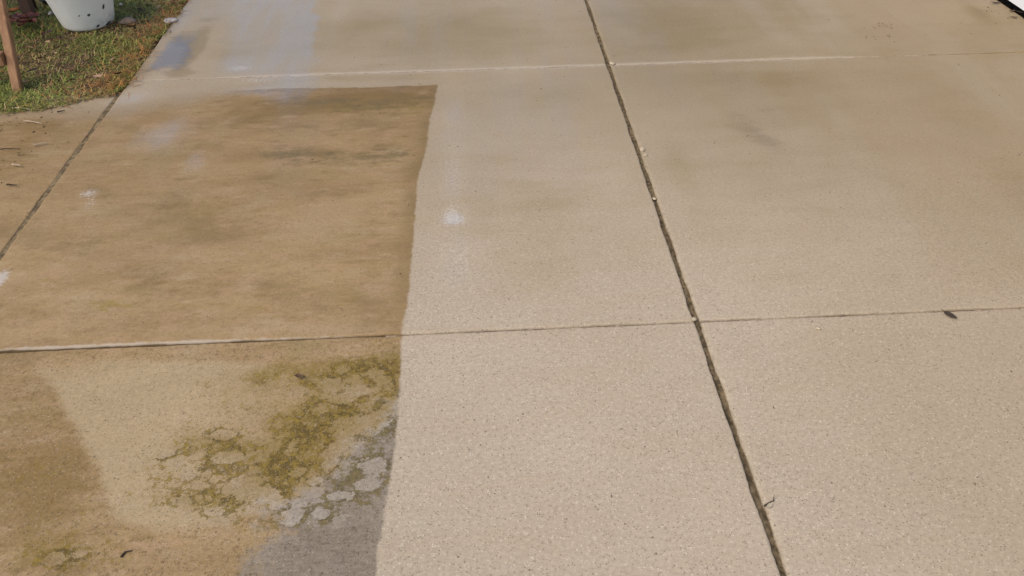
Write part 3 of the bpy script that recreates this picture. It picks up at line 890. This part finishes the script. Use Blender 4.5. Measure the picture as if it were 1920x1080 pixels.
# ------------------------------------------------------------------ bucket on the lawn
N = NT('bucket_plastic')
base = N.mix(N.ss(N.noise(7, 4), .3, .7), (.74, .74, .68), (.82, .82, .76))
sep = N.n('ShaderNodeSeparateXYZ'); N.link(N.co, sep.inputs[0])
low = N.ss(sep.outputs[2], .10, .0)
side = N.ss(sep.outputs[0], -.02, .13)
spk = N.mul(N.ss(N.noise(95, 4, .7), .56, .62), N.mul(low, N.ss(side, 0, 1, .10, 1)))
base = N.mix(N.mul(spk, .8), base, (.06, .045, .03))
base = N.mix(N.mul(N.mul(low, N.ss(N.noise(16, 4, .7), .35, .75)), N.ss(side, 0, 1, .25, .8)), base, (.27, .23, .16))
warp = N.vadd(N.co, N.noise(60, 2, .6, color=True), .010)
for (cx, cz, rx, rz, tl) in ((.090, .112, .0060, .0135, .35), (.010, .090, .0090, .0060, -.7), (-.035, .094, .0060, .0034, -.6), (.035, .022, .0110, .0050, -.35), (.088, .016, .018, .006, -.3)):
    mp = N.n('ShaderNodeMapping', vector_type='TEXTURE')
    N.link(warp, mp.inputs[0])
    mp.inputs['Location'].default_value = (cx + .005, 0, cz + .005)
    mp.inputs['Rotation'].default_value = (0, tl, 0)
    mp.inputs['Scale'].default_value = (rx, 1.0, rz)
    ln_ = N.n('ShaderNodeVectorMath', operation='LENGTH')
    N.link(mp.outputs[0], ln_.inputs[0])
    front = N.ss(sep.outputs[1], .0, -.02)
    base = N.mix(N.mul(N.ss(ln_.outputs['Value'], 1.15, .85), N.mul(front, .95)), base, (.012, .011, .010))
N.set(Base_Color=base, Roughness=.42)
N.bsdf.inputs['Specular IOR Level'].default_value = .4
BUCKET = N.mat
WIRE = simple('bucket_wire', (.25, .25, .25), .4, .5)


def lathe(profile, n=48):
    V, F = [], []
    for r, z in profile:
        for k in range(n):
            a = 2 * math.pi * k / n
            V.append((r * math.cos(a), r * math.sin(a), z))
    m_ = len(profile)
    for i in range(m_ - 1):
        for k in range(n):
            F.append((i * n + k, i * n + (k + 1) % n, (i + 1) * n + (k + 1) % n, (i + 1) * n + k))
    F.append(tuple(range(n - 1, -1, -1)))
    F.append(tuple((m_ - 1) * n + k for k in range(n)))
    return V, F


bucket = empty('bucket', (-2.052, 4.305, -.004), math.radians(25.5))
tag(bucket, 'tapered off-white plastic bucket with black scuffs standing on the grass', 'bucket')
prof = [(.105, .0), (.119, .002), (.127, .007), (.131, .016), (.1345, .03), (.152, .11), (.172, .20), (.192, .29), (.198, .292), (.198, .312), (.190, .314),
        (.186, .29), (.166, .19), (.146, .10), (.128, .02), (.11, .012)]
v, f = lathe(prof)
mesh_obj('body', v, f, BUCKET, bucket, True)
v, f = tube([(.199 * math.cos(a), .03 + .199 * math.sin(a) * .35 - .02, .300 - abs(math.sin(a)) * .10) for a in np.linspace(math.pi, 2 * math.pi, 17)], [.0025] * 17, 6)
mesh_obj('handle', v, f, WIRE, bucket, True)

# ------------------------------------------------------------------ wooden table at the left edge of the lawn
N = NT('weathered_wood')
gr = N.noise(6, 5, .6, co=N.scaled(9, 9, 1.2), dist=.6)
wd = N.mix(N.ss(gr, .3, .7), (.20, .098, .042), (.33, .175, .082))
wd = N.mix(N.mul(N.ss(N.noise(4, 4), .45, .8), .5), wd, (.20, .12, .070))
N.set(Base_Color=wd, Roughness=.7, Normal=N.bump(gr, .4, .003))
WOOD = N.mat
N = NT('shaded_wood')
gr = N.noise(6, 5, .6, co=N.scaled(9, 9, 1.2), dist=.6)
N.set(Base_Color=N.mix(gr, (.06, .030, .018), (.12, .062, .040)), Roughness=.75)  # shade under the table put into a darker wood colour
DWOOD = N.mat
table = empty('wooden_table', (-2.09, 3.49, -.005))
tag(table, 'wooden garden table with slanted leg and low crossbar at the left edge', 'table')


def tb(name, p0, p1, w, d, mat=WOOD, parent=table):
    o = bar(name, Vector(p0) - Vector((-2.09, 3.49, -.005)), Vector(p1) - Vector((-2.09, 3.49, -.005)), w, d, mat, parent)
    return o


tb('leg', (-2.092, 3.492, -.03), (-2.085, 3.800, .735), .040, .032)
tb('leg', (-3.35, 3.492, -.03), (-3.37, 3.800, .735), .040, .032)
tb('leg', (-2.395, 4.400, -.03), (-2.385, 4.400, .735), .060, .045, DWOOD)
tb('leg', (-3.35, 4.400, -.03), (-3.36, 4.400, .735), .060, .045, DWOOD)
tb('crossbar', (-2.114, 3.543, .132), (-3.33, 3.543, .132), .045, .058)
tb('apron', (-2.11, 3.80, .66), (-3.37, 3.80, .66), .03, .09)
for k in range(8):  # unseen top, its reach and gaps shaped to shade the grass
    yy = 3.78 + k * .125
    v, f = box(-.83, yy - 3.49, .763, 1.00, .085, .03)
    mesh_obj('tabletop_shade_board', v, f, WOOD, table)

# small black thing behind the bucket, bars beside the table's rear leg
BLACK = simple('black_plastic', (.008, .008, .008), .5, .3, .2)
blk = empty('black_tray', (-2.36, 4.62, -.004))
tag(blk, 'small black plastic tray lying behind the bucket', 'tray')
v, f = lathe([(.03, .0), (.045, .002), (.060, .035), (.066, .036), (.066, .041), (.058, .041), (.043, .008), (.02, .006)], 24)
mesh_obj('dish', v, f, BLACK, blk, True)
stake_m = simple('stake_metal', (.045, .022, .016), .6, .4)
for q, (x, y) in enumerate(((-2.386, 4.419), (-2.414, 4.523))):
    v, f = tube([(0, 0, -.05), (.0, .0, .45), (.0, .0, .62)], [.0075, .0075, .003], 8)
    o = mesh_obj('garden_stake', v, f, stake_m, None, True, (x, y, 0))
    tag(o, ('thin dark metal stake right beside the dark table leg', 'thin dark metal stake nearer to the bucket')[q], 'stake', 'thin stakes behind the table')


# ------------------------------------------------------------------ stones, leaves, twigs
def rock(name, loc, size, mat, seed, label, cat='stone', group=None):
    import bmesh
    r = random.Random(seed)
    bm = bmesh.new()
    bmesh.ops.create_icosphere(bm, subdivisions=2, radius=1.0)
    ph = [r.uniform(0, 6) for _ in range(6)]
    for v_ in bm.verts:
        c = v_.co
        k = 1 + .16 * math.sin(2.3 * c.x + ph[0]) + .14 * math.sin(3.1 * c.y + ph[1]) + .10 * math.sin(5 * c.z + ph[2]) + .06 * math.sin(7 * c.x + ph[3] + 5 * c.y)
        v_.co = Vector((c.x * size[0] * k, c.y * size[1] * k, max(c.z, -.5) * size[2] * k))
    vs_ = [v_.co.copy() for v_ in bm.verts]
    bm.verts.index_update()
    fs_ = [[v_.index for v_ in f_.verts] for f_ in bm.faces]
    bm.free()
    o = mesh_obj(name, vs_, fs_, mat, None, True, loc)
    o.rotation_euler.z = r.uniform(0, 6) if name != 'concrete_chunk' else .35
    tag(o, label, cat, group)
    return o


STONE_P = simple('pinkish_stone', (.20, .145, .105), .8, .3, .25, 30, .4, .004)
STONE_W = simple('pale_concrete_chunk', (.56, .54, .52), .55, .4, .2, 40, .4, .004)
STONE_G = simple('grey_concrete_chunk', (.46, .44, .42), .55, .4, .35, 35, .6, .006)
PALE = simple('pale_crumb', (.44, .37, .26), .9, .2, .2, 60)
x, y = (-1.841, 4.291)
rock('stone', (x, y, .010), (.046, .034, .015), STONE_P, 3, 'flat pinkish stone in the grass right of the bucket')
x, y = (-1.612, 4.287)
rock('concrete_chunk', (x, y, .006), (.040, .032, .008), STONE_G, 5, 'lump of concrete coloured pale for glare at the driveway edge by the pine straw', 'concrete chunk')  # white glare on the lump put into its colour
x, y = (-2.292, 4.411)
rock('pebble', (x, y, .016), (.010, .010, .010), STONE_W, 8, 'small white pebble in the shade left of the bucket', 'pebble', 'white pebbles by the bucket')
x, y = (-1.947, 4.517)
rock('pebble', (x, y, .016), (.008, .008, .008), STONE_W, 9, 'small white pebble in the grass right of the bucket', 'pebble', 'white pebbles by the bucket')


def leaf_mesh(L, W, curl, fold, seed, tooth=0.0):
    """a blade with midrib: curled along its length, folded across"""
    r = random.Random(seed)
    V, F = [], []
    n_ = 11
    for i in range(n_):
        t = i / (n_ - 1)
        w = W * math.sin(math.pi * t ** .8) ** .8 * (1 + tooth * math.sin(i * 2.6)) + .0006
        x_ = L * (t - .5)
        z_ = curl * (2 * t - 1) ** 2 * L
        for s in (-1, -.5, 0, .5, 1):
            V.append((x_ + r.uniform(-1, 1) * .03 * L * abs(s), s * w, z_ + abs(s) * fold * w + r.uniform(0, .06) * W + .001))
    for i in range(n_ - 1):
        for k in range(4):
            a = i * 5 + k
            F.append((a, a + 1, a + 6, a + 5))
    m0 = len(V)
    for (x_, z_) in ((-L * .5, curl * L + .001), (-L * .68, curl * L + .004)):
        V += [(x_, -.0008, z_), (x_, .0008, z_), (x_, 0, z_ + .0012)]
    F += [(m0, m0 + 1, m0 + 4, m0 + 3), (m0 + 1, m0 + 2, m0 + 5, m0 + 4), (m0 + 2, m0, m0 + 3, m0 + 5)]
    return V, F


LEAF = {
    'dark': simple('leaf_dark_brown', (.050, .034, .022), .7, .3, .3, 50),
    'brown': simple('leaf_brown', (.11, .062, .032), .75, .3, .3, 50),
    'red': simple('leaf_dull_red', (.135, .040, .028), .6, .35, .35, 40),
    'orange': simple('leaf_orange', (.36, .135, .035), .65, .3, .3, 40),
    'pink': simple('leaf_pinkish', (.40, .24, .16), .7, .3, .25, 40),
    'tan': simple('leaf_tan', (.30, .20, .10), .7, .3, .3, 40),
}


def leaf(px, L, W, rz, kind, label, group=None, curl=.12, fold=.3, z=.003, seed=1, tilt=0.0):
    v_, f_ = leaf_mesh(L, W, curl, fold, seed)
    o = mesh_obj('fallen_leaf', v_, f_, LEAF[kind], None, True, (px[0], px[1], z))
    o.rotation_euler = (tilt, 0, rz)
    tag(o, label, 'leaf', group)
    return o


leaf((1.381, 1.718), .044, .0095, -.95, 'dark', 'small dark narrow leaf lying below the cross joint at right', seed=2, curl=.04, fold=.2)
leaf((2.823, 4.179), .050, .008, -.15, 'dark', 'dark curled leaf near the white wall at the top edge', seed=3)
leaf((2.849, 4.060), .032, .007, .1, 'brown', 'olive-brown leaf scrap closest to the white wall', seed=4)
leaf((2.810, 3.973), .042, .006, -.15, 'brown', 'reddish-brown leaf below the other leaves near the white wall', seed=5, curl=.08)
leaf((2.879, 4.035), .045, .008, -.6, 'dark', 'dark leaf tucked under the foot of the white wall', seed=6)
leaf((-0.525, 1.583), .026, .007, -.3, 'brown', 'dark crumpled leaf scrap among the moss', seed=7, curl=.15, fold=.8)
leaf((-1.737, 3.549), .045, .014, .4, 'pink', 'pinkish dry leaf on pine straw at the driveway corner', seed=8, z=.028)
leaf((-2.479, 4.411), .060, .022, .5, 'orange', 'orange leaf beneath the wooden table', seed=9, z=.03, fold=.6)
leaf((-2.463, 4.441), .050, .020, 1.5, 'orange', 'orange leaf curled against the dark table leg', seed=10, z=.03, fold=.7)
LG = 'dull red leaves heaped under the table'
for q, (px, rz) in enumerate((((-2.505, 4.390), .3), ((-2.451, 4.303), 1.2), ((-2.412, 4.263), 2.4), ((-2.374, 4.245), .1), ((-2.367, 4.289), .9), ((-2.338, 4.271), 1.9), ((-2.303, 4.239), 2.8), ((-2.334, 4.227), .5),
                              ((-2.313, 4.292), 1.4), ((-2.420, 4.323), 2.0), ((-2.411, 4.226), .7), ((-2.345, 4.316), .2), ((-2.345, 4.199), 1.0))):
    leaf(px, random.uniform(.045, .07), random.uniform(.014, .022), rz, 'red', 'dull dark red leaf in the heap under the wooden table', LG, .15, .6, .034 + .004 * (q % 3), 20 + q, random.uniform(-.4, .4))
LG2 = 'brown leaves scattered in the lawn'
for q, px in enumerate(((-2.114, 3.606), (-2.073, 3.649), (-2.063, 3.529), (-2.201, 4.103), (-2.184, 4.130), (-2.141, 3.990), (-2.023, 3.928), (-2.091, 4.040), (-2.195, 3.916), (-2.090, 3.782), (-2.210, 3.803), (-2.047, 3.840), (-2.020, 4.007),
                        (-1.812, 4.419), (-1.721, 4.451), (-1.658, 4.542), (-1.773, 4.154), (-1.739, 3.754), (-1.655, 3.571))):
    leaf(px, random.uniform(.03, .055), random.uniform(.008, .014), random.uniform(0, 6), ('brown', 'dark', 'tan')[q % 3], 'small curled dry leaf scattered in the lawn', LG2, .12, .6,
         random.uniform(.016, .028), 50 + q, random.uniform(-.4, .4))


TW_P = simple('twig_pale', (.40, .31, .21), .8, .2, .25, 60)
TW_D = simple('twig_dark', (.060, .042, .028), .85, .2, .3, 60)


def twig(p0, p1, rad, mat, label, seed, group=None, z=.0, bow=.06):
    r = random.Random(seed)
    a, b = Vector((*p0, z + rad)), Vector((*p1, z + rad))
    o = (a + b) / 2
    L = (b - a).length
    nrm = Vector((-(b - a).y, (b - a).x, 0)).normalized()
    pts = []
    for i in range(7):
        t = i / 6
        pts.append(a.lerp(b, t) - o + nrm * L * bow * math.sin(math.pi * t) * r.choice((1, 1, .7)) + Vector((0, 0, r.uniform(0, rad * .6))))
    v_, f_ = tube(pts, [rad * (1.0 - .09 * i) for i in range(7)], 6)
    ob = mesh_obj('twig', v_, f_, mat, None, True, o)
    tag(ob, label, 'twig', group)
    return ob


twig((-2.033, 3.310), (-1.947, 3.288), .0035, TW_P, 'grey twig along the edge of the grass and walkway', 1)
twig((-1.932, 3.184), (-1.842, 3.149), .0030, TW_P, 'pale twig on the walkway closest to the grass', 2)
twig((-1.804, 2.966), (-1.752, 2.979), .0040, TW_P, 'thick pale twig in the middle of the walkway litter', 3)
twig((-1.824, 2.813), (-1.787, 2.802), .0045, TW_P, 'short pale twig near the left edge of the walkway', 4)
twig((-1.930, 2.945), (-1.850, 2.943), .0025, TW_D, 'thin dark twig beside the thick pale twig', 5)
twig((-1.784, 2.666), (-1.744, 2.660), .0035, TW_D, 'short dark twig lowest on the walkway', 6)
twig((-1.819, 3.254), (-1.792, 3.267), .0035, TW_D, 'short dark twig on the walkway towards the driveway joint', 7)
twig((-0.841, 1.044), (-0.822, 1.059), .0028, TW_D, 'dark hooked twig on the dirty slab near the bottom', 8, bow=.3)
s = twig((0.632, 1.091), (0.659, 1.105), .0022, TW_D, 'tiny forked sprig growing out of the long dark joint', 9)
s.name = 'sprig'
s['category'] = 'sprig'
x0_, y0_ = (0.658, 1.103)
v, f = tube([(0, 0, 0), (.001, .006, .006), (.002, .010, .014)], [.0012, .001, .0005], 5)
mesh_obj('stem', v, f, TW_D, s, True, (x0_ - s.location.x, y0_ - s.location.y, .0))
lv, lf = leaf_mesh(.020, .004, .05, .3, 77)
lo = mesh_obj('leaf', lv, lf, PALE, s, True)
x0_, y0_ = (0.645, 1.091)
lo.location = (x0_ - s.location.x, y0_ - s.location.y, .002)
lo.rotation_euler.z = .65

# pale crumbs lying on the long joint
for q, (px, sz, lab) in enumerate((((0.641, 3.570), .015, 'pale crumbled concrete where the far cross joint meets the long joint'),
                                   ((0.643, 2.756), .014, 'pale crumb on the long joint between the two cross joints'),
                                   ((0.646, 2.714), .009, 'smaller pale crumb just below another on the long joint'),
                                   ((0.627, 2.415), .008, 'tiny white crumb lodged inside the long joint'),
                                   ((0.973, 1.688), .007, 'tiny white pebble below the near cross joint'),
                                   ((0.617, 1.751), .008, 'pale crumb at the crossing of near cross joint and long joint'))):
    rock('crumb', (px[0], px[1], .003 if q != 3 else -.004), (sz, sz * .8, sz * .5), PALE, 30 + q, lab, 'crumb')

# loose grit and shreds of bark on the concrete
GV, GF = [], []
GRIT = simple('grit', (.075, .052, .034), .9, .2, .6, 90)


def grit(x, y, s, z=.0005):
    b0 = len(GV)
    a = random.uniform(0, 6.28)
    l = s * random.uniform(.8, 2.2)
    for sx, sy, sz in ((-1, 0, 0), (0, -.5, 0), (1, 0, 0), (0, .5, 0), (random.uniform(-.3, .3), 0, .55)):
        GV.append((x + l * sx * math.cos(a) - s * sy * math.sin(a), y + l * sx * math.sin(a) + s * sy * math.cos(a), z + s * sz))
    GF.extend([(b0, b0 + 1, b0 + 4), (b0 + 1, b0 + 2, b0 + 4), (b0 + 2, b0 + 3, b0 + 4), (b0 + 3, b0, b0 + 4)])


for _ in range(420):
    grit(random.uniform(-1.5, 2.8), random.uniform(.9, 4.6), random.uniform(.0012, .0034))
for _ in range(260):                          # more of it on the walkway
    xx = random.uniform(-2.4, -1.62)
    grit(xx, random.uniform(2.3, 3.36), random.uniform(.0015, .006) if xx < -1.8 else random.uniform(.001, .003), -.003)
for _ in range(60):
    grit(2.86 - abs(random.gauss(0, .08)), random.uniform(3.2, 5.0), random.uniform(.002, .006))
for cxy, k in (((2.110, 3.927), 14), ((2.021, 3.781), 10), ((2.078, 2.620), 10)):
    for _ in range(k):
        grit(cxy[0] + random.gauss(0, .05), cxy[1] + random.gauss(0, .03), random.uniform(.002, .0045))
for _ in range(420):
    xx = -1.98 - abs(random.gauss(0, .16))
    grit(xx, random.choice((2.75, 2.9, 3.02, 3.15)) + random.gauss(0, .05), random.uniform(.0015, .0045), -.003)
g = mesh_obj('loose_grit', GV, GF, GRIT, None, False)
tag(g, 'loose dark grit and bark crumbs on the concrete', kind='stuff')
